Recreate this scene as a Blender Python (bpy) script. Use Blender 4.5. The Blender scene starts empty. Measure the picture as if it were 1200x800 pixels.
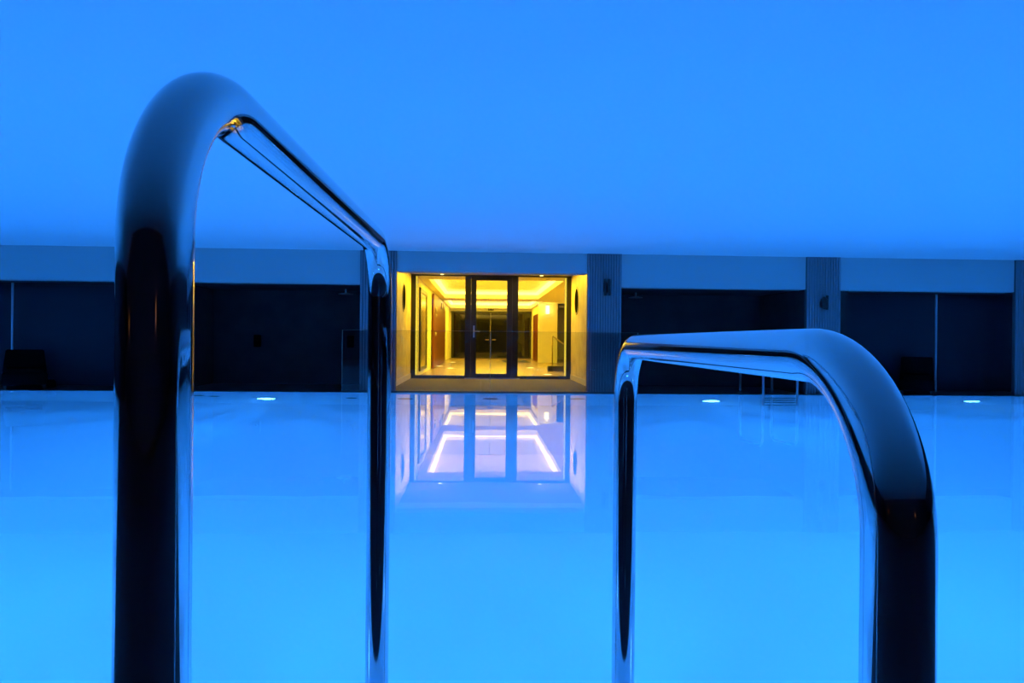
import bpy, bmesh, math, random
from mathutils import Vector, Matrix
random.seed(4)
PI = math.pi
S = bpy.context.scene
COL = S.collection

# ---------------------------------------------------------------- camera
cam_d = bpy.data.cameras.new('camera')
cam_d.sensor_width = 36.0
cam_d.lens = 24.0
cam_d.clip_start = 0.02
cam_d.clip_end = 200
cam = bpy.data.objects.new('camera', cam_d)
COL.objects.link(cam)
_aim, _roll, _pitch = math.radians(2.6), math.radians(.53), math.radians(-.12)
cam.matrix_world = (Matrix.Translation((0, 0, 1.0)) @ Matrix.Rotation(-_aim, 4, 'Z')
                    @ Matrix.Rotation(PI / 2 + _pitch, 4, 'X') @ Matrix.Rotation(_roll, 4, 'Z'))
S.camera = cam

# ---------------------------------------------------------------- world and exposure
w = bpy.data.worlds.new('night'); S.world = w
w.use_nodes = True
w.node_tree.nodes['Background'].inputs[0].default_value = (.004, .012, .04, 1)
w.node_tree.nodes['Background'].inputs[1].default_value = .02
S.view_settings.view_transform = 'Standard'
S.view_settings.look = 'None'
S.view_settings.gamma = 1
S.view_settings.exposure = 0.0
cy = S.cycles
cy.use_denoising = True
cy.max_bounces = 14
cy.diffuse_bounces = 7
cy.glossy_bounces = 6
cy.transmission_bounces = 8
cy.volume_bounces = 2
cy.transparent_max_bounces = 12
cy.sample_clamp_indirect = 6
cy.caustics_reflective = True
cy.caustics_refractive = True
cy.blur_glossy = 0.3

BLUE = (.013, .228, 1.0)           # colour of the underwater lamps
WARM = (1.0, .64, .020)            # colour of the lobby lamps
POOL_FAR, POOL_FILL = 84, 116      # watts of a far underwater lamp, and of an added near fill lamp
HAZE = .14
COVE_W = 380
DOWN_W = 90

def lamp(name, loc, aim, power, color, kind='AREA', size=.24, size_y=None, spread=PI, parent=None):
    d = bpy.data.lights.new(name, kind)
    d.energy = power; d.color = color
    if kind == 'AREA':
        d.shape = 'RECTANGLE' if size_y else 'DISK'
        d.size = size
        if size_y: d.size_y = size_y
        d.spread = spread
    else:
        d.shadow_soft_size = size
    o = bpy.data.objects.new(name, d)
    COL.objects.link(o)
    o.location = loc
    o.rotation_euler = Vector(aim).to_track_quat('-Z', 'Y').to_euler()
    d.cycles.use_multiple_importance_sampling = False
    if parent is not None:
        o.parent = parent
        o.location = Vector(loc) - parent.location
    return o

# ---------------------------------------------------------------- materials
def mat(name, color, rough=.6, metal=0, spec=.5, noise=None, bump=None, emit=None, estr=0):
    m = bpy.data.materials.new(name); m.use_nodes = True
    nt = m.node_tree; b = nt.nodes['Principled BSDF']
    b.inputs['Base Color'].default_value = (*color, 1)
    b.inputs['Roughness'].default_value = rough
    b.inputs['Metallic'].default_value = metal
    b.inputs['Specular IOR Level'].default_value = spec
    if noise or bump:
        tc = nt.nodes.new('ShaderNodeTexCoord')
    if noise:
        sc, c2, det = noise
        n = nt.nodes.new('ShaderNodeTexNoise'); n.inputs['Scale'].default_value = sc
        n.inputs['Detail'].default_value = det
        nt.links.new(tc.outputs['Object'], n.inputs['Vector'])
        r = nt.nodes.new('ShaderNodeValToRGB')
        r.color_ramp.elements[0].position = .35; r.color_ramp.elements[1].position = .65
        r.color_ramp.elements[0].color = (*color, 1); r.color_ramp.elements[1].color = (*c2, 1)
        nt.links.new(n.outputs['Fac'], r.inputs[0]); nt.links.new(r.outputs[0], b.inputs['Base Color'])
    if bump:
        sc, st = bump
        n = nt.nodes.new('ShaderNodeTexNoise'); n.inputs['Scale'].default_value = sc
        nt.links.new(tc.outputs['Object'], n.inputs['Vector'])
        bp = nt.nodes.new('ShaderNodeBump'); bp.inputs['Strength'].default_value = st
        nt.links.new(n.outputs['Fac'], bp.inputs['Height']); nt.links.new(bp.outputs[0], b.inputs['Normal'])
    if emit:
        b.inputs['Emission Color'].default_value = (*emit, 1)
        b.inputs['Emission Strength'].default_value = estr
    return m

def stretched(m, scale):
    nt = m.node_tree
    mp = nt.nodes.new('ShaderNodeMapping'); mp.inputs['Scale'].default_value = scale
    for n in list(nt.nodes):
        if n.type == 'TEX_NOISE':
            src = n.inputs['Vector'].links[0].from_socket
            nt.links.new(src, mp.inputs['Vector']); nt.links.new(mp.outputs[0], n.inputs['Vector'])
    return m

def tiles(m, size, joint, width=.004):
    """thin joints between large floor tiles mixed over the base colour"""
    nt = m.node_tree; b = nt.nodes['Principled BSDF']
    tc = nt.nodes.new('ShaderNodeTexCoord')
    br = nt.nodes.new('ShaderNodeTexBrick')
    br.offset = 0
    br.inputs['Scale'].default_value = 1
    br.inputs['Brick Width'].default_value = size; br.inputs['Row Height'].default_value = size
    br.inputs['Mortar Size'].default_value = width
    c = b.inputs['Base Color'].default_value[:]
    br.inputs['Color1'].default_value = c
    br.inputs['Color2'].default_value = tuple(v * .93 for v in c[:3]) + (1,)
    br.inputs['Mortar'].default_value = (*joint, 1)
    nt.links.new(tc.outputs['Object'], br.inputs['Vector'])
    nt.links.new(br.outputs['Color'], b.inputs['Base Color'])
    return m

def glass_mat(name, tint=(1, 1, 1), rough=0.0, ior=1.5):
    """thin pane: clear, mirrors more at a glancing angle"""
    m = bpy.data.materials.new(name); m.use_nodes = True
    nt = m.node_tree; nt.nodes.clear()
    out = nt.nodes.new('ShaderNodeOutputMaterial'); mx = nt.nodes.new('ShaderNodeMixShader')
    tr = nt.nodes.new('ShaderNodeBsdfTransparent'); gl = nt.nodes.new('ShaderNodeBsdfGlossy')
    fr = nt.nodes.new('ShaderNodeFresnel'); fr.inputs['IOR'].default_value = ior
    tr.inputs[0].default_value = (*tint, 1); gl.inputs['Roughness'].default_value = rough
    nt.links.new(fr.outputs[0], mx.inputs[0]); nt.links.new(tr.outputs[0], mx.inputs[1])
    nt.links.new(gl.outputs[0], mx.inputs[2]); nt.links.new(mx.outputs[0], out.inputs[0])
    return m

def water_mat():
    m = bpy.data.materials.new('pool_water'); m.use_nodes = True
    nt = m.node_tree; nt.nodes.clear()
    out = nt.nodes.new('ShaderNodeOutputMaterial'); g = nt.nodes.new('ShaderNodeBsdfGlass')
    g.inputs['IOR'].default_value = 1.333; g.inputs['Roughness'].default_value = 0
    g.inputs['Color'].default_value = (1, 1, 1, 1)
    tc = nt.nodes.new('ShaderNodeTexCoord'); n = nt.nodes.new('ShaderNodeTexNoise')
    n.inputs['Scale'].default_value = 2.2; n.inputs['Detail'].default_value = 1
    bp = nt.nodes.new('ShaderNodeBump'); bp.inputs['Strength'].default_value = .012; bp.inputs['Distance'].default_value = .05
    nt.links.new(tc.outputs['Object'], n.inputs['Vector']); nt.links.new(n.outputs['Fac'], bp.inputs['Height'])
    nt.links.new(bp.outputs[0], g.inputs['Normal']); nt.links.new(g.outputs[0], out.inputs[0])
    v = nt.nodes.new('ShaderNodeVolumeScatter')              # faintly milky
    v.inputs['Color'].default_value = (.97, .98, .99, 1); v.inputs['Density'].default_value = HAZE
    v.inputs['Anisotropy'].default_value = .6
    nt.links.new(v.outputs[0], out.inputs['Volume'])
    return m

M = {}
M['paint'] = mat('white_paint', (.46, .46, .46), .9, spec=.1)
M['ceiling'] = mat('satin_ceiling', (.82, .82, .82), .8, spec=.15)
M['pool'] = mat('pool_plaster', (.74, .76, .78), .8, spec=.0)
M['near_deck'] = mat('dark_deck_stone', (.045, .043, .042), .45)
M['deck'] = tiles(mat('deck_stone', (.085, .072, .06), .8, spec=.08), .9, (.2, .19, .18))
M['coping'] = mat('coping_stone', (.05, .055, .065), .5, noise=(9, (.07, .075, .085), 3))
M['dark_wall'] = mat('dark_wall', (.028, .026, .026), .7, spec=.15, noise=(3, (.038, .035, .034), 4))
M['dark_floor'] = mat('dark_floor', (.05, .048, .046), .35)
M['rib'] = mat('bronze_rib', (.24, .21, .23), .45, spec=.3)
M['rib_core'] = mat('bronze_core', (.09, .08, .085), .6, spec=.2)
M['black'] = mat('black_metal', (.010, .010, .011), .35)
M['rattan'] = stretched(mat('black_rattan', (.003, .003, .003), 1, spec=0, noise=(60, (.006, .006, .006), 2)), (1, 1, 4))
M['cushion'] = mat('black_fabric', (.003, .003, .003), 1, spec=0, bump=(200, .2))
M['steel'] = mat('polished_steel', (.56, .57, .59), .065, metal=1)
M['satin'] = mat('satin_steel', (.55, .56, .58), .28, metal=1)
M['chrome_post'] = mat('silver_post', (.42, .43, .45), .5, metal=.3)
M['glass'] = glass_mat('clear_glass', (.90, .93, .92))
M['balustrade'] = glass_mat('balustrade_glass', (.91, .93, .93))
M['glass_edge'] = mat('glass_edge', (.20, .19, .15), .3)
M['dark_glass'] = mat('dark_glass', (.006, .006, .008), .04, spec=.6)
M['bay_glass'] = mat('bay_glass', (.020, .023, .030), .45, spec=.2)
M['onyx'] = mat('beige_stucco', (.62, .52, .38), .5, noise=(2.6, (.45, .35, .22), 6), bump=(5, .5))
M['skirting'] = mat('pale_stone', (.55, .50, .44), .35)
M['lobby_wall'] = mat('cream_paint', (.74, .70, .60), .8, spec=.1)
M['lobby_ceiling'] = mat('lobby_ceiling', (.78, .76, .72), .85, spec=.1)
M['lobby_floor'] = tiles(mat('lobby_stone', (.34, .235, .14), .25), .9, (.3, .26, .2))
M['red_wood'] = stretched(mat('red_brown_wood', (.17, .035, .012), .35, noise=(4, (.11, .022, .008), 5)), (1, .5, .12))
M['porthole'] = mat('porthole_grille', (.010, .009, .009), 1, spec=0)
M['bronze'] = mat('bronze_rim', (.20, .14, .10), .4, metal=.6)
M['led'] = mat('led_strip', (.9, .8, .6), .5, emit=(1.0, .62, .12), estr=4)
M['jamb_glow'] = mat('lit_return_glow', (.9, .8, .6), .5, emit=(1.0, .72, .03), estr=1.0)  # emission stands in for strong lobby light on the wall returns
M['warm_bulb'] = mat('warm_bulb', (.9, .85, .7), .5, emit=(1.0, .72, .22), estr=5)
M['uplight'] = mat('uplight_lens', (.9, .9, .85), .4, emit=(1.0, .85, .55), estr=1.6)
M['pool_lens'] = mat('pool_lens', (.8, .9, .95), .3, emit=(.12, .50, 1.0), estr=18)
M['orange_bulb'] = mat('orange_bulb', (.9, .6, .3), .5, emit=(1.0, .34, .03), estr=1.2)
M['back_wall'] = mat('charcoal_wall', (.007, .007, .008), .6)
M['amber'] = mat('amber_pane', (.42, .32, .16), .15)
M['tread'] = mat('dark_tread', (.004, .005, .006), .8, spec=.1)
M['mat'] = mat('dark_mat', (.02, .018, .016), .95, bump=(120, .3))
M['grille'] = mat('dark_grille', (.03, .05, .07), .5)
M['water'] = water_mat()

# ---------------------------------------------------------------- mesh helpers
def box(bm, lo, hi, rot=None, bev=0):
    lo, hi = Vector(lo), Vector(hi)
    vs = [bm.verts.new((x, y, z)) for x in (lo.x, hi.x) for y in (lo.y, hi.y) for z in (lo.z, hi.z)]
    fs = [bm.faces.new([vs[i] for i in q]) for q in
          ((0, 1, 3, 2), (4, 6, 7, 5), (0, 4, 5, 1), (2, 3, 7, 6), (0, 2, 6, 4), (1, 5, 7, 3))]
    if bev:
        es = list({e for f in fs for e in f.edges})
        bmesh.ops.bevel(bm, geom=es, offset=bev, segments=2, profile=.5, affect='EDGES')
    return bm

def bx(lo, hi, bev=0):
    return box(bmesh.new(), lo, hi, bev=bev)

def tube(bm, pts, r, n=24, caps=True):
    pts = [Vector(p) for p in pts]
    rings = []
    up = None
    for i, p in enumerate(pts):
        t = ((pts[min(i + 1, len(pts) - 1)] - p).normalized() + (p - pts[max(i - 1, 0)]).normalized())
        t.normalize()
        if up is None:
            up = Vector((1, 0, 0)) if abs(t.x) < .9 else Vector((0, 1, 0))
        a = (up - t * up.dot(t)).normalized(); b = t.cross(a); up = a
        rr = r[i] if isinstance(r, (list, tuple)) else r
        rings.append([bm.verts.new(p + a * math.cos(2 * PI * k / n) * rr + b * math.sin(2 * PI * k / n) * rr) for k in range(n)])
    for A, B in zip(rings, rings[1:]):
        for k in range(n):
            bm.faces.new((A[k], A[(k + 1) % n], B[(k + 1) % n], B[k])).smooth = True
    if caps:
        bm.faces.new(rings[0][::-1]); bm.faces.new(rings[-1])
    return bm

def lathe(bm, prof, c, axis='Z', n=32, ring=False):
    """prof: (radius, height) pairs; axis 'Z', 'Y' or 'X'"""
    c = Vector(c)
    def P(r, h, k):
        a = 2 * PI * k / n; u, v = r * math.cos(a), r * math.sin(a)
        return c + Vector({'Z': (u, v, h), 'Y': (u, h, v), 'X': (h, u, v)}[axis])
    rings = [[bm.verts.new(P(r, h, k)) for k in range(n)] for r, h in prof]
    for A, B in zip(rings, rings[1:]):
        for k in range(n):
            bm.faces.new((A[k], A[(k + 1) % n], B[(k + 1) % n], B[k]))
    if ring:                                            # an open ring: close the profile on itself
        for k in range(n):
            bm.faces.new((rings[-1][k], rings[-1][(k + 1) % n], rings[0][(k + 1) % n], rings[0][k]))
    else:
        bm.faces.new(rings[0][::-1]); bm.faces.new(rings[-1])
    return bm

def obj(name, bm, m, parent=None):
    bmesh.ops.recalc_face_normals(bm, faces=bm.faces)
    me = bpy.data.meshes.new(name); bm.to_mesh(me); bm.free()
    me.materials.append(M[m])
    o = bpy.data.objects.new(name, me); COL.objects.link(o)
    if parent is not None:
        o.parent = parent
        p = Vector(); q = parent
        while q is not None:
            p += q.location; q = q.parent
        o.data.transform(Matrix.Translation(-p))
    return o

def struct(name, bm, m, parent=None, label=None):
    o = obj(name, bm, m, parent)
    if parent is None: o['kind'] = 'structure'
    if label: o['label'] = label
    return o

def tag(o, label, cat, group=None):
    o['label'] = label; o['category'] = cat
    if group: o['group'] = group
    return o

def thing(name, label, cat, loc=(0, 0, 0), group=None):
    o = bpy.data.objects.new(name, None); COL.objects.link(o)
    o.location = loc; o.empty_display_size = .1
    return tag(o, label, cat, group)

def arc(c, r, a0, a1, n, ax):
    """points of an arc in the plane spanned by the two axes of ax"""
    u, v = Vector(ax[0]), Vector(ax[1])
    return [Vector(c) + u * r * math.cos(a0 + (a1 - a0) * i / n) + v * r * math.sin(a0 + (a1 - a0) * i / n) for i in range(n + 1)]

# ================================================================ the pool hall
X0, X1 = -14.5, 15.5          # side walls
YB = -6.5                     # wall behind the camera
YE0, YE1 = 1.15, 12.81        # near and far edge of the water
PX0, PX1 = -13.0, 14.0        # ends of the pool
H = 2.665                     # ceiling
DEPTH = -2.1

# floor and pool basin
bm = bmesh.new()
box(bm, (X0, YB, -.25), (X1, YE0 - .30, 0))
box(bm, (X0, YE0 - .30, -.25), (PX0 - .3, YE1 + .03, 0))
box(bm, (PX1 + .3, YE0 - .30, -.25), (X1, YE1 + .03, 0))
struct('floor', bm, 'near_deck')
bm = bmesh.new()
box(bm, (PX0 - .3, YE0 - .30, -.25), (PX1 + .3, YE0, .004))
box(bm, (PX0 - .3, YE0, -.25), (PX0, YE1, .004))
box(bm, (PX1, YE0, -.25), (PX1 + .3, YE1, .004))
struct('trim_1', bm, 'coping', label='dark coping round the near and side edges of the pool')
struct('trim_2', bx((PX0 - .3, YE1, -.25), (PX1 + .3, YE1 + .05, .006)), 'coping', label='thin dark coping along the far edge of the water')
struct('floor.001', bx((-2.3, YE1 + .05, -.25), (2.75, 17.66, 0)), 'deck', label='polished stone deck in front of the glass doors')
bm = bmesh.new()
box(bm, (X0, YE1 + .05, -.25), (-2.3, 15.5, 0)); box(bm, (2.75, YE1 + .05, -.25), (X1, 15.5, 0))
struct('floor.002', bm, 'dark_floor', label='dark floor of the side bays')

bm = bmesh.new()                                       # basin: inner faces of a tank
box(bm, (PX0 - .3, YE0 - .3, DEPTH - .2), (PX1 + .3, YE1 + .3, DEPTH))
box(bm, (PX0 - .3, YE0 - .3, DEPTH), (PX0, YE1 + .3, -.25))
box(bm, (PX1, YE0 - .3, DEPTH), (PX1 + .3, YE1 + .3, -.25))
box(bm, (PX0, YE0 - .3, DEPTH), (PX1, YE0, -.25))
box(bm, (PX0, YE1, DEPTH), (PX1, YE1 + .3, -.25))
basin = struct('pool_basin', bm, 'pool', label='pale pool floor and walls under the water')
bm = bmesh.new()                                       # painted strip below the coping
box(bm, (PX0, YE1 - .004, -.26), (PX1, YE1, -.012)); box(bm, (PX0, YE0, -.26), (PX1, YE0 + .004, -.012))
box(bm, (PX0, YE0, -.26), (PX0 + .004, YE1, -.012)); box(bm, (PX1 - .004, YE0, -.26), (PX1, YE1, -.012))
obj('water_line', bm, 'pool', basin)

bm = bmesh.new()                                       # the body of water, its sides sunk a little into the basin
box(bm, (PX0 - .02, YE0 - .02, DEPTH - .02), (PX1 + .02, YE1 + .02, -.003))
wt = obj('pool_water', bm, 'water'); wt['kind'] = 'stuff'
tag(wt, 'still glowing blue water filling the pool', 'water')

# ceiling, walls
struct('ceiling', bx((X0, YB, H), (X1, 15.4, H + .2)), 'ceiling')
struct('wall_back', bx((X0, YB - .2, 0), (X1, YB, H)), 'back_wall')
struct('wall_left', bx((X0 - .2, YB, 0), (X0, 15.4, H)), 'dark_wall')
struct('wall_right', bx((X1, YB, 0), (X1 + .2, 15.4, H)), 'dark_wall')

# ---- pilasters, each a ribbed bronze pier from deck to ceiling
YP = 12.95
PIL = [(-10.9, -10.2), (-6.34, -5.70), (-2.285, -1.60), (2.022, 2.68), (6.296, 6.97), (10.49, 11.16)]
for i, (a, b) in enumerate(PIL):
    name = 'pilaster' if i == 0 else 'pilaster.%03d' % i
    p = struct(name, bx((a, YP + .025, .002), (b, YP + .09, H - .001)), 'rib_core')
    p['label'] = ['ribbed pier in the outer bay beyond the left edge', 'ribbed pier behind the tall handrail',
                  'ribbed pier left of the lit entrance', 'ribbed pier right of the lit entrance',
                  'second ribbed pier right of the lit entrance', 'ribbed pier at the right edge of the view'][i]
    bm = bmesh.new()
    n = 13; pw = (b - a) / n
    for k in range(n):
        c = a + pw * (k + .5)
        box(bm, (c - pw * .36, YP, .003), (c + pw * .36, YP + .03, H - .002))
    obj('rib', bm, 'rib', p)['kind'] = 'stuff'

# ---- bulkheads over the bays and the thin beam over the entrance
BK = 13.0
def bulk(n, a, b, z, d, lab):
    struct('trim_%d' % n, bx((a, BK, z), (b, BK + d, H)), 'paint', label=lab)
bulk(3, X0, -10.9, 2.035, .3, 'white bulkhead over the far left bay')
bulk(4, -10.2, -6.34, 2.035, .3, 'white bulkhead over the left outer bay')
bulk(5, -5.70, -2.285, 2.035, .3, 'white bulkhead over the left niche')
bulk(6, -1.60, 2.022, 2.285, .32, 'white beam over the lit entrance')
bulk(7, 2.68, 6.296, 2.035, .3, 'white bulkhead over the right niche')
bulk(8, 6.97, 10.49, 2.035, .3, 'white bulkhead over the right outer bay')
bulk(9, 11.16, X1, 2.035, .3, 'white bulkhead over the far right bay')

# ---- dark niches either side of the entrance
for s, (a, b, side) in enumerate(((-5.80, -2.02, -1), (2.55, 6.27, 1))):
    r = 'left' if side < 0 else 'right'
    struct('wall_niche_' + r, bx((a - .1, 15.1, 0), (b + .1, 15.3, 2.2)), 'dark_wall')
    if side < 0:
        struct('wall_niche_left_side', bx((a - .15, 13.06, 0), (a, 15.1, 2.03)), 'dark_wall')
    else:
        struct('wall_niche_right_side', bx((b + .03, 13.06, 0), (b + .15, 15.1, 2.03)), 'dark_wall')
    struct('ceiling.%03d' % (s + 1), bx((a, BK + .3, 2.04), (b, 15.1, 2.2)), 'dark_wall', label='low dark ceiling of the %s niche' % r)
# ---- outer bays closed by dark glass with silver posts
GY = 13.9
def bay(n, a, b, posts, lab):
    ro = struct('window_%d' % n, bx((a, GY + .02, 1.99), (b, GY + .06, 2.2)), 'black', label=lab)
    xs = [a] + posts + [b]
    for k in range(len(xs) - 1):
        obj('pane', bx((xs[k] + .015, GY + .02, .02), (xs[k + 1] - .015, GY + .035, 2.0)), 'bay_glass', ro)
    for x in xs:
        obj('post', bx((x - .017, GY - .01, .0), (x + .017, GY + .05, 2.1), .005), 'chrome_post', ro)
    obj('soffit', bx((a, BK + .3, 2.04), (b, GY + .02, 2.2)), 'dark_wall', ro)
bay(1, -10.9, -5.95, [-9.243], 'dark glass partition of the left outer bay behind the lounge chair')
bay(2, 7.32, 11.22, [9.535], 'dark glass partition of the right outer bay behind the lounge chair')
struct('wall_outer_left', bx((X0, GY, 0), (-10.9, GY + .2, 2.2)), 'dark_wall')
struct('wall_outer_right', bx((11.24, GY, 0), (X1, GY + .2, 2.2)), 'dark_wall')
struct('wall_pier_right', bx((6.43, 13.31, 0), (7.3, GY + .2, 2.2)), 'dark_wall')

# ---- entrance vestibule
YD = 17.6
WL, WR = -1.80, 2.325
for side, x0, x1 in (('left', WL - .2, WL), ('right', WR, WR + .2)):
    struct('wall_entrance_' + side, bx((x0, 13.38, 0), (x1, YD + .1, H)), 'onyx')
    b0, b1 = (WL, WL + .015) if side == 'left' else (WR - .015, WR)
    bm = bmesh.new(); box(bm, (b0, 13.38, 0.001), (b1, YD - .04, .13))
    struct('baseboard_entrance_' + side, bm, 'skirting')
struct('ceiling.003', bx((WL - .2, 15.4, H), (WR + .2, YD + .1, H + .2)), 'paint', label='vestibule ceiling in front of the glass doors')

# glazed door wall: sidelights and door
def frame_bm(a, b, z0, z1, wl, wr, wt, wb, y0, y1):
    bm = bmesh.new()
    box(bm, (a, y0, z0), (a + wl, y1, z1)); box(bm, (b - wr, y0, z0), (b, y1, z1))
    box(bm, (a + wl, y0, z1 - wt), (b - wr, y1, z1)); box(bm, (a + wl, y0, z0), (b - wr, y1, z0 + wb))
    return bm
TOP = H - .002
w1 = struct('window_3', frame_bm(WL + .002, -.385, .001, TOP, .115, .03, .035, .075, YD - .03, YD + .05), 'black', label='black framed sidelight left of the door')
obj('pane', bx((WL + .117, YD, .076), (-.415, YD + .012, TOP - .035)), 'glass', w1)
w2 = struct('window_4', frame_bm(.92, WR - .002, .001, TOP, .03, .115, .035, .075, YD - .03, YD + .05), 'black', label='black framed sidelight right of the door')
obj('pane', bx((.95, YD, .076), (WR - .117, YD + .012, TOP - .035)), 'glass', w2)
d1 = struct('door_1', frame_bm(-.385, .92, .001, TOP, .12, .12, .06, .012, YD - .035, YD + .055), 'black', label='black framed glass entrance door')
lf = obj('door_leaf', frame_bm(-.262, .797, .016, TOP - .062, .135, .135, .075, .11, YD - .045, YD + .03), 'black', d1)
obj('pane', bx((-.127, YD - .01, .126), (.662, YD + .002, TOP - .137)), 'glass', lf)
bm = bmesh.new()
box(bm, (-.205, YD - .058, 1.06), (-.165, YD - .045, 1.36), .004)
hd = obj('door_handle', bm, 'satin', lf)
bm = bmesh.new(); tube(bm, [(-.185, YD - .05, 1.215), (-.185, YD - .105, 1.215), (-.16, YD - .115, 1.215), (-.03, YD - .115, 1.213)], .011, 10)
obj('lever', bm, 'satin', d1)
struct('trim_10', bx((-.42, YD - .10, .0), (1.0, YD - .036, .018)), 'satin', label='metal threshold at the entrance door')

# added strips that glow like lit wall returns beside the door jambs, lobby side
for s, x in (('left', -1.668), ('right', 2.19)):
    t = thing('light_strip', 'upright yellow strip, made to glow as the lit wall return, at the %s jamb of the glazed entrance' % s, 'light', (x, YD + .085, 0), 'upright strips at the entrance jambs')
    obj('profile', bx((x - .028, YD + .085, .06), (x + .028, YD + .11, 2.63)), 'satin', t)
    obj('diffuser', bx((x - .022, YD + .078, .08), (x + .022, YD + .085, 2.62)), 'jamb_glow', t)

# ---- lobby behind the doors
LX0, LX1, LR = -1.70, 4.2, 2.70
Y1, YM, YZ = 17.7, 30.5, 36.5
LZ = 2.66
struct('floor.003', bx((LX0 - .2, 17.66, -.25), (LX1 + .2, YZ + .2, 0)), 'lobby_floor', label='warm polished lobby floor')
struct('wall_lobby_left', bx((LX0 - .2, Y1, 0), (LX0, YZ, 3.2)), 'lobby_wall')
struct('wall_lobby_right', bx((LX1, Y1, 0), (LX1 + .2, YM, 3.2)), 'lobby_wall')
struct('wall_lobby_stub', bx((LR - .14, YM, 0), (3.42, YM + .2, 3.2)), 'lobby_wall')
struct('wall_lobby_passage', bx((LR, YM + .2, 0), (LR + .2, YZ, 3.2)), 'lobby_wall')
struct('wall_lobby_front', bx((WR + .2, YD, 0), (LX1 + .2, YD + .1, 3.2)), 'lobby_wall')
struct('wall_lobby_back', bx((LX0, YZ, 0), (LR + .2, YZ + .2, 3.2)), 'lobby_wall')
TR = [(-1.46, 2.30, 19.0, 27.6), (-1.6, 2.6, 29.2, 36.0)]
TZ = 3.0
bm = bmesh.new()
box(bm, (LX0, Y1, LZ), (LX1, TR[0][2], LZ + .1)); box(bm, (LX0, TR[0][3], LZ), (LX1, TR[1][2], LZ + .1))
box(bm, (LX0, TR[1][3], LZ), (LX1, YZ, LZ + .1))
for a, b, c, d in TR:
    box(bm, (LX0, c, LZ), (a, d, LZ + .1)); box(bm, (b, c, LZ), (LX1, d, LZ + .1))
struct('ceiling.004', bm, 'lobby_ceiling', label='lobby ceiling round the two glowing coves')
for i, (a, b, c, d) in enumerate(TR):
    bm = bmesh.new()
    box(bm, (a - .3, c - .3, TZ), (b + .3, d + .3, TZ + .1))
    for lo, hi in (((a - .02, c - .02), (a, d + .02)), ((b, c - .02), (b + .02, d + .02)), ((a, c - .02), (b, c)), ((a, d), (b, d + .02))):
        box(bm, (*lo, LZ + .1), (*hi, TZ))
    struct('ceiling.%03d' % (5 + i), bm, 'lobby_ceiling', label='recessed tray of the %s glowing cove' % ('nearer', 'farther')[i])
    t = thing('cove_light', ['bright glowing cove light round the nearer lobby ceiling tray', 'bright glowing cove light round the farther lobby ceiling tray'][i], 'light', ((a + b) / 2, (c + d) / 2, 2.83), 'cove lights in the lobby ceiling')
    e = .10
    for lo, hi in (((a, c), (b, c + e)), ((a, d - e), (b, d)), ((a, c + e), (a + e, d - e)), ((b - e, c + e), (b, d - e))):
        obj('light_strip', bx((*lo, 2.83), (*hi, 2.93)), 'led', t)
    lamp('cove_glow', ((a + b) / 2, (c + d) / 2, 2.80), (0, 0, -1), COVE_W * (2.0 if i == 0 else 1.3), WARM, size=b - a - .6, size_y=d - c - .6, parent=t)
    lamp('cove_uplight', ((a + b) / 2, (c + d) / 2, 2.84), (0, 0, 1), COVE_W * (.2 if i == 0 else .18), WARM, size=b - a - .3, size_y=d - c - .3, parent=t)

# far glazed doors
t = struct('door_2', bx((-1.62, YZ - .10, 2.44), (2.69, YZ, 2.52)), 'black', label='dark glass doors closing the back of the lobby')
xs = [-1.60, -.45, .50, 1.50, 2.68]
for k in range(4):
    obj('pane', bx((xs[k] + .012, YZ - .06, .02), (xs[k + 1] - .012, YZ - .04, 2.44)), 'dark_glass', t)
for s in (-1, 1):
    obj('pull_handle', bx((.5 + s * .18 - .1, YZ - .12, .98), (.5 + s * .18 + .1, YZ - .06, 1.03)), 'bronze', t)
t = thing('door_sensor', 'small dark fitting above the dark back doors of the lobby', 'fitting', (.5, YZ - .1, 2.6))
obj('body', bx((.36, YZ - .05, 2.56), (.66, YZ, 2.62), .005), 'black', t)
for a, b in ((.37, .41), (.48, .55), (.62, .66)):
    obj('lug', bx((a, YZ - .06, 2.62), (b, YZ, 2.75)), 'black', t)

# left lobby wall: framed glass panel, red-brown panelling
t = thing('framed_panel', 'tall black framed glass panel on the left lobby wall', 'panel', (LX0, 20, .12))
obj('frame', (lambda bm: [box(bm, (LX0, 18.75, .12), (LX0 + .05, 18.95, 2.42)), box(bm, (LX0, 20.85, .12), (LX0 + .05, 21.05, 2.42)), box(bm, (LX0, 18.95, 2.30), (LX0 + .05, 20.85, 2.42)), box(bm, (LX0, 18.95, .12), (LX0 + .05, 20.85, .22))][0])(bmesh.new()), 'black', t)
obj('pane', bx((LX0, 18.95, .22), (LX0 + .03, 20.85, 2.30)), 'amber', t)
LXP = LX0 + .03
t = thing('wood_panel', 'tall red-brown wooden wall panel with small round metal discs on its face', 'panel', (LXP, 27, 0))
for k in range(3):
    obj('board', bx((LXP, 23.4 + k * 2.5, .02), (LXP + .06, 23.4 + k * 2.5 + 2.48, 2.56)), 'red_wood', t)
for y, z, r in ((27.6, 2.35, .16), (29.3, 2.36, .18), (24.2, 2.05, .1), (24.2, 1.85, .06), (24.0, 1.18, .07)):  # round satin metal discs set on the boards
    bm = bmesh.new(); lathe(bm, [(r * .6, 0), (r, .02), (r * .7, .05)], (LXP + .06, y, z), 'X', 14)
    obj('ornament', bm, 'satin', t)
# passage door on the right
t = struct('door_3', bx((LR - .05, 31.2, 0), (LR, 34.8, 2.25)), 'red_wood', label='red-brown door in the right wall of the lobby passage')
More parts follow.
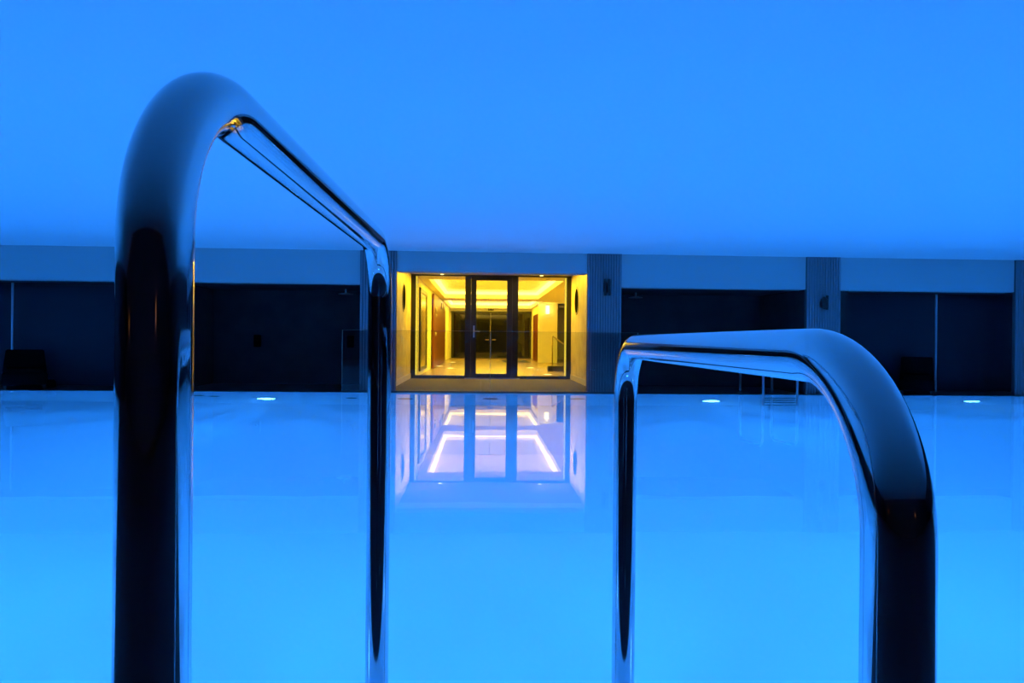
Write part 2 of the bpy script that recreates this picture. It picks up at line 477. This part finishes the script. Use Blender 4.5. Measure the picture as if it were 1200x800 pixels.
# sconce on the stub wall
t = thing('wall_sconce', 'small glowing upright wall sconce on the yellow lobby wall', 'lamp', (2.96, YM, 2.38))
obj('back_plate', bx((2.92, YM - .03, 2.15), (3.0, YM, 2.62), .006), 'satin', t)
bm = bmesh.new(); lathe(bm, [(.03, -.2), (.085, -.19), (.085, .17), (.03, .18)], (2.96, YM - .12, 2.38), 'Z', 16)
obj('shade', bm, 'warm_bulb', t)
lamp('sconce_glow', (2.96, YM - .3, 2.38), (0, 1, 0), 10, WARM, 'POINT', .08, parent=t)
# dark glazing next to it
t = struct('window_5', frame_bm(3.44, 4.18, .15, 2.64, .03, .03, .03, .05, YM - .02, YM + .05), 'black', label='dark glazing right of the wall sconce')
obj('pane', bx((3.47, YM, .20), (4.15, YM + .02, 2.61)), 'dark_glass', t)
t = thing('light_strip', 'short glowing light strip high above the stair guard', 'light', (3.9, 29, 2.6))
obj('diffuser', bx((3.55, 28.0, 2.60), (4.15, 28.08, 2.655)), 'led', t)
# stair guard
t = thing('stair_guard', 'glass stair guard with sloping handrail at the right of the lobby', 'railing', (2.3, 22, 0))
bm = bmesh.new()
pts = [(2.32, .18), (3.3, .18), (3.3, .42), (2.32, 1.12)]
A = [bm.verts.new((x, 22.0, z)) for x, z in pts]; B = [bm.verts.new((x, 22.02, z)) for x, z in pts]
bm.faces.new(A); bm.faces.new(B[::-1])
for k in range(4): bm.faces.new((A[k], A[(k + 1) % 4], B[(k + 1) % 4], B[k]))
obj('pane', bm, 'glass', t)
bm = bmesh.new(); tube(bm, [(2.31, 22.0, 1.14), (3.3, 22.0, .44)], .02, 10)
obj('handrail', bm, 'bronze', t)
bm = bmesh.new(); tube(bm, [(2.31, 22.0, 0), (2.31, 22.0, 1.13)], .018, 10)
obj('post', bm, 'bronze', t)
obj('base', bx((2.16, 21.9, .001), (2.80, 22.15, .17), .01), 'black', t)
tag(obj('door_mat', bx((1.0, 30.4, .0005), (2.2, 33.6, .012)), 'mat'), 'dark mat on the lobby floor before the back doors', 'mat')
# floor uplights
for (x, y), lab in zip([(-1.52, 25.4), (-1.22, 29.9), (-1.05, 23.7), (1.79, 24.5), (1.95, 19.8)],
                       ['glowing round floor light below the red-brown panel, nearest the wall', 'glowing round floor light at the far end of the red-brown panel',
                        'small floor light on the left of the lobby, out from the wall', 'small floor light on the right of the lobby', 'floor light just inside the right sidelight']):
    t = thing('floor_light', lab, 'light', (x, y, 0), 'round lights in the lobby floor')
    bm = bmesh.new(); lathe(bm, [(.15, 0), (.15, .006), (.12, .010)], (x, y, 0), 'Z', 20); obj('rim', bm, 'satin', t)
    bm = bmesh.new(); lathe(bm, [(.11, .010), (.09, .014)], (x, y, 0), 'Z', 20); obj('lens', bm, 'uplight', t)

# ---- vestibule downlights and portholes
for x, s in ((-1.0, 'left'), (1.53, 'right')):
    t = thing('downlight', 'small bright downlight in the vestibule ceiling above the %s sidelight' % s, 'light', (x, 17.38, H), 'vestibule downlights')
    bm = bmesh.new(); lathe(bm, [(.07, 0), (.07, -.012), (.05, -.014)], (x, 17.38, H), 'Z', 20); obj('rim', bm, 'satin', t)
    bm = bmesh.new(); lathe(bm, [(.045, -.014), (.04, -.022)], (x, 17.38, H), 'Z', 16); obj('lens', bm, 'warm_bulb', t)
    lamp('downlight_beam', (x, 17.38, H - .03), (0, -.12, -1), DOWN_W, WARM, size=.09, parent=t)
for s, x, d, y in (('left', WL, 1, 15.92), ('right', WR, -1, 16.55)):
    t = thing('porthole', 'round dark porthole with bronze rim in the %s yellow entrance wall' % s, 'porthole', (x, y, 1.97), 'portholes in the entrance walls')
    bm = bmesh.new(); lathe(bm, [(.29, 0), (.345, 0), (.345, d * .008), (.30, d * .014), (.29, d * .010)], (x, y, 1.97), 'X', 36, True); obj('rim', bm, 'bronze', t)
    bm = bmesh.new(); lathe(bm, [(.292, d * .001), (.292, d * .011), (.2, d * .020), (.05, d * .024)], (x, y, 1.97), 'X', 36); obj('disc', bm, 'porthole', t)

# ---- wall lamps on the pilasters
t = thing('wall_lamp', 'dark twin-tube wall lamp on the ribbed pier right of the entrance', 'lamp', (2.39, YP, 2.02), 'lamps on the piers')
obj('back_plate', bx((2.33, YP - .025, 1.93), (2.45, YP, 2.11), .005), 'black', t)
for x in (2.355, 2.425):
    bm = bmesh.new(); lathe(bm, [(.022, -.16), (.028, -.15), (.028, .15), (.022, .16)], (x, YP - .055, 2.02), 'Z', 16); obj('tube', bm, 'black', t)
t = thing('wall_lamp', 'dark domed wall lamp on the second ribbed pier right of the entrance', 'lamp', (6.65, YP, 1.77), 'lamps on the piers')
obj('back_plate', bx((6.67, YP - .03, 1.64), (6.71, YP, 1.92), .005), 'black', t)
bm = bmesh.new(); lathe(bm, [(.02, .12), (.06, .08), (.08, 0), (.06, -.08), (.02, -.12)], (6.61, YP - .05, 1.77), 'Z', 20); obj('shade', bm, 'black', t)

# ---- fittings in the niches
for x, lab in ((-4.84, 'small dark box on the left niche wall, farther from the entrance'), (-2.84, 'small dark box on the left niche wall, close to the entrance pier')):
    t = thing('wall_control', lab, 'fitting', (x, 15.1, .93), 'small boxes on the left niche wall')
    obj('plate', bx((x - .09, 15.06, .80), (x + .06, 15.1, 1.06), .008), 'cushion', t)
    bm = bmesh.new(); lathe(bm, [(.035, 0), (.035, -.04), (.02, -.05)], (x - .01, 15.06, .90), 'Y', 14); obj('knob', bm, 'cushion', t)
for x, s in ((-2.85, 'left'), (3.3, 'right')):
    t = thing('ceiling_disc', 'flat round metal disc hung under the %s niche ceiling' % s, 'fitting', (x, 14.5, 2.04), 'metal discs under the niche ceilings')
    bm = bmesh.new(); lathe(bm, [(.02, 0), (.02, -.09)], (x, 14.5, 2.04), 'Z', 12); obj('stem', bm, 'satin', t)
    bm = bmesh.new(); lathe(bm, [(.03, -.085), (.15, -.10), (.15, -.112), (.02, -.115)], (x, 14.5, 2.04), 'Z', 28); obj('disc', bm, 'satin', t)

# ---- glass balustrade along the far pool edge
t = thing('glass_balustrade', 'clear frameless glass balustrade along the far pool edge before the entrance', 'railing', (.2, 12.90, 0))
for a, b in ((-2.592, .175), (.185, 2.99)):
    obj('pane', bx((a, 12.895, .006), (b, 12.907, 1.16)), 'balustrade', t)
for x in (-2.592, .180, 2.99):
    obj('polished_edge', bx((x - .004, 12.894, .006), (x + .004, 12.908, 1.16)), 'glass_edge', t)
bm = bmesh.new(); box(bm, (-2.60, 12.894, 1.16), (3.0, 12.908, 1.163)); obj('top_edge', bm, 'glass_edge', t)
obj('shoe', bx((-2.6, 12.88, .001), (3.0, 12.92, .03), .003), 'coping', t)

# ---- pool ladders
def handrail_pts(h, x, y0, y1, z0, z1, r, inset=0):
    pts = [Vector((x, y0, z0)), Vector((x, y0, (z0 + h) / 2))]
    pts += arc((x, y0 + r, h - r), r, PI, PI / 2, 20, ((0, 1, 0), (0, 0, 1)))
    r2 = r * .9
    pts += arc((x, y1 - r2, h - r2), r2, PI / 2, 0, 16, ((0, 1, 0), (0, 0, 1)))
    pts += [Vector((x, y1, 0)), Vector((x, y1, z1))]
    return [p + Vector((inset * max(0, (y1 - p.y) / (y1 - y0)), 0, 0)) for p in pts]

def ladder(name, label, cx, y0, y1, gap, hl, hr, r, rad, skew, treads, inset=0):
    t = thing(name, label, 'ladder', (cx, (y0 + y1) / 2, 0), None)
    for s, h, lab in ((-1, hl, 'taller handrail'), (1, hr, 'lower handrail')):
        a, b = (y0, y1)
        bm = bmesh.new(); tube(bm, handrail_pts(h, cx + s * gap / 2, a, b, .0, treads[-1] - .12, r, inset * (s < 0)), rad, 40)
        o = obj('handrail', bm, 'steel', t)
        if hl != hr: o['label'] = lab
        bm = bmesh.new(); lathe(bm, [(rad * 2.0, 0.004), (rad * 2.0, .012), (rad * 1.2, .03), (rad * 1.02, .03)], (cx + s * gap / 2 + inset * (s < 0), a, 0), 'Z', 32)
        obj('flange', bm, 'steel', t)
    for z in treads:
        obj('tread', bx((cx - gap / 2, y1 - .05, z - .018), (cx + gap / 2, y1 + .05, z + .018), .006), 'tread', t)
    t.rotation_euler = (0, 0, skew)
    return t
ladder('pool_ladder', 'large steel pool ladder with unequal handrails close in front of the camera', .0475, .545, 1.667, .602, 1.226, .987, .15, .028, math.radians(-.77), [-.35, -.65, -.95], .005)

# the far one turns the other way: deck feet beyond the edge, treads under water
t = thing('pool_ladder', 'distant steel pool ladder at the far edge of the water', 'ladder', (5.61, 13.1, 0))
for s in (-1, 1):
    h, r = .95, .15
    xr, xf = 5.587 + s * .327, 5.632 + s * .328
    pts = [Vector((xr, 13.62, 0))] + [Vector((xr + (xf - xr) * k, y, z)) for k, y, z in
           [((13.62 - p.y) / 1.02, p.y, p.z) for p in arc((0, 13.47, h - r), r, 0, PI / 2, 10, ((0, 1, 0), (0, 0, 1))) + arc((0, 12.75, h - r), r, PI / 2, PI, 10, ((0, 1, 0), (0, 0, 1)))]]
    pts += [Vector((xf, 12.60, 0)), Vector((xf, 12.60, -1.9))]
    bm = bmesh.new(); tube(bm, pts, .024, 16); obj('handrail', bm, 'satin', t)
    bm = bmesh.new(); lathe(bm, [(.045, .001), (.045, .012), (.025, .025)], (xr, 13.62, 0), 'Z', 20); obj('flange', bm, 'steel', t)
for z in (-.50, -.92, -1.36, -1.80):
    obj('tread', bx((5.632 - .328, 12.54, z - .02), (5.632 + .328, 12.64, z + .02), .005), 'tread', t)

# ---- underwater lamps, added near fill lamps and round inlets
def pool_light(x, y, z, d, label, group, power, vis=True):
    t = thing('pool_light', label, 'light', (x, y, z), group)
    bm = bmesh.new(); lathe(bm, [(.21, 0), (.21, d * .02), (.175, d * .035), (.165, d * .02)], (x, y, z), 'Y', 28); obj('rim', bm, 'satin', t)
    bm = bmesh.new(); lathe(bm, [(.164, d * .012), (.164, d * .02), (.1, d * .03), (.02, d * .033)], (x, y, z), 'Y', 28); obj('lens', bm, 'pool_lens', t)
    for yaw in ((-52, -26, 0, 26, 52) if d < 0 else (0,)):           # a wide flat fan of light from each lamp
        a = math.radians(yaw)
        lamp('pool_beam', (x, y + d * .05, z), (math.sin(a), d * math.cos(a), -.10 if d > 0 else .0), power, BLUE, size=.26,
             spread=math.radians(40 if d < 0 else 58), parent=t)
LZP = -1.30
for x, lab in ((-3.95, 'round glowing underwater lamp in the far pool wall, left of the entrance'),
               (4.38, 'round glowing underwater lamp in the far pool wall beside the distant ladder'),
               (9.50, 'round glowing underwater lamp in the far pool wall near the right edge of the view')):
    pool_light(x, YE1, LZP, -1, lab, 'underwater lamps in the far pool wall', POOL_FAR)
for x in (-11.8,):
    pool_light(x, YE1, LZP, -1, 'round underwater lamp in the far pool wall beyond the left edge', 'underwater lamps in the far pool wall', POOL_FAR)
for x in [.05 + 2.0 * k for k in range(-6, 7)]:  # row of out-of-view lamps added to brighten water and ceiling
    pool_light(x, YE0, LZP, 1, 'unseen fill lamp added in the near pool wall below the camera', 'added fill lamps in the near pool wall', POOL_FILL)
for x, z, r, lab in ((-5.18, -.79, .10, 'small dark round inlet in the far pool wall, leftmost beside the tall handrail'),
                  (-4.90, -.93, .10, 'small dark round inlet in the far pool wall, second from left'),
                  (-2.39, -1.06, .11, 'small dark round inlet in the far pool wall below the balustrade end'),
                  (-1.40, -1.14, .15, 'dark round inlet in the far pool wall below the left entrance wall'),
                  (.19, -1.06, .15, 'dark round inlet in the far pool wall below the entrance door'),
                  (1.83, -1.00, .15, 'dark round inlet in the far pool wall below the right entrance wall')):
    t = thing('pool_inlet', lab, 'inlet', (x, YE1, z), 'round inlets in the far pool wall')
    bm = bmesh.new(); lathe(bm, [(r * .8, 0), (r, -.004), (r, -.012), (r * .82, -.02)], (x, YE1, z), 'Y', 24); obj('rim', bm, 'grille', t)
    bm = bmesh.new(); lathe(bm, [(r * .8, -.02), (r * .3, -.026)], (x, YE1, z), 'Y', 24); obj('cap', bm, 'black', t)

# ---- black lounge chairs at the far edge
def chair(label, x, y, w0, w1, foot, turn):
    t = thing('lounge_chair', label, 'chair', (x, y, 0), 'black lounge chairs in the outer bays')
    bm = bmesh.new()
    box(bm, (x - w0 / 2, y - .32, .08), (x + w0 / 2, y + .38, .30), bev=.02)
    obj('seat_frame', bm, 'rattan', t)
    obj('seat_cushion', bx((x - w0 / 2 + .06, y - .33, .30), (x + w0 / 2 - .06, y + .22, .40), .03), 'cushion', t)
    bm = bmesh.new()
    q = [(-w0 / 2, .30), (w0 / 2, .30), (w1 / 2, .73), (-w1 / 2, .73)]
    A = [bm.verts.new((x + a, y + .16 + (z - .3) * .25, z)) for a, z in q]
    B = [bm.verts.new((x + a, y + .30 + (z - .3) * .25, z)) for a, z in q]
    bm.faces.new(A); bm.faces.new(B[::-1])
    for k in range(4): bm.faces.new((A[k], A[(k + 1) % 4], B[(k + 1) % 4], B[k]))
    bmesh.ops.bevel(bm, geom=list(bm.edges), offset=.015, segments=2, affect='EDGES')
    obj('backrest', bm, 'rattan', t)
    for s in (-1, 1):
        for b in (-.28, .34):
            obj('leg', bx((x + s * (w0 / 2 - .05) - .025, y + b - .025, 0), (x + s * (w0 / 2 - .05) + .025, y + b + .025, .09)), 'black', t)
    if foot:
        obj('side_shelf', bx((x + w0 / 2 - .02, y - .30, .03), (x + w0 / 2 + foot, y + .25, .15), .02), 'rattan', t)
    t.rotation_euler = (0, 0, math.radians(turn))
chair('black lounge chair with low side shelf at the far left edge of the pool', -8.60, 13.30, .70, .60, .13, 33)
chair('black lounge chair at the far right edge of the pool behind the lower handrail', 8.73, 13.30, .60, .55, 0, -33)

# ---- two small warm wall lamps on the wall behind the camera (seen in the steel)
for x, z, s in ((-9.5, 1.5, 'left'), (3.2, 1.5, 'right')):
    t = thing('wall_lamp', 'small orange wall lamp on the dark wall behind the camera, %s' % s, 'lamp', (x, YB, z), 'orange lamps behind the camera')
    obj('back_plate', bx((x - .05, YB, z - .15), (x + .05, YB + .02, z + .15)), 'black', t)
    bm = bmesh.new(); lathe(bm, [(.03, -.12), (.05, -.11), (.05, .11), (.03, .12)], (x, YB + .08, z), 'Z', 14); obj('shade', bm, 'orange_bulb', t)
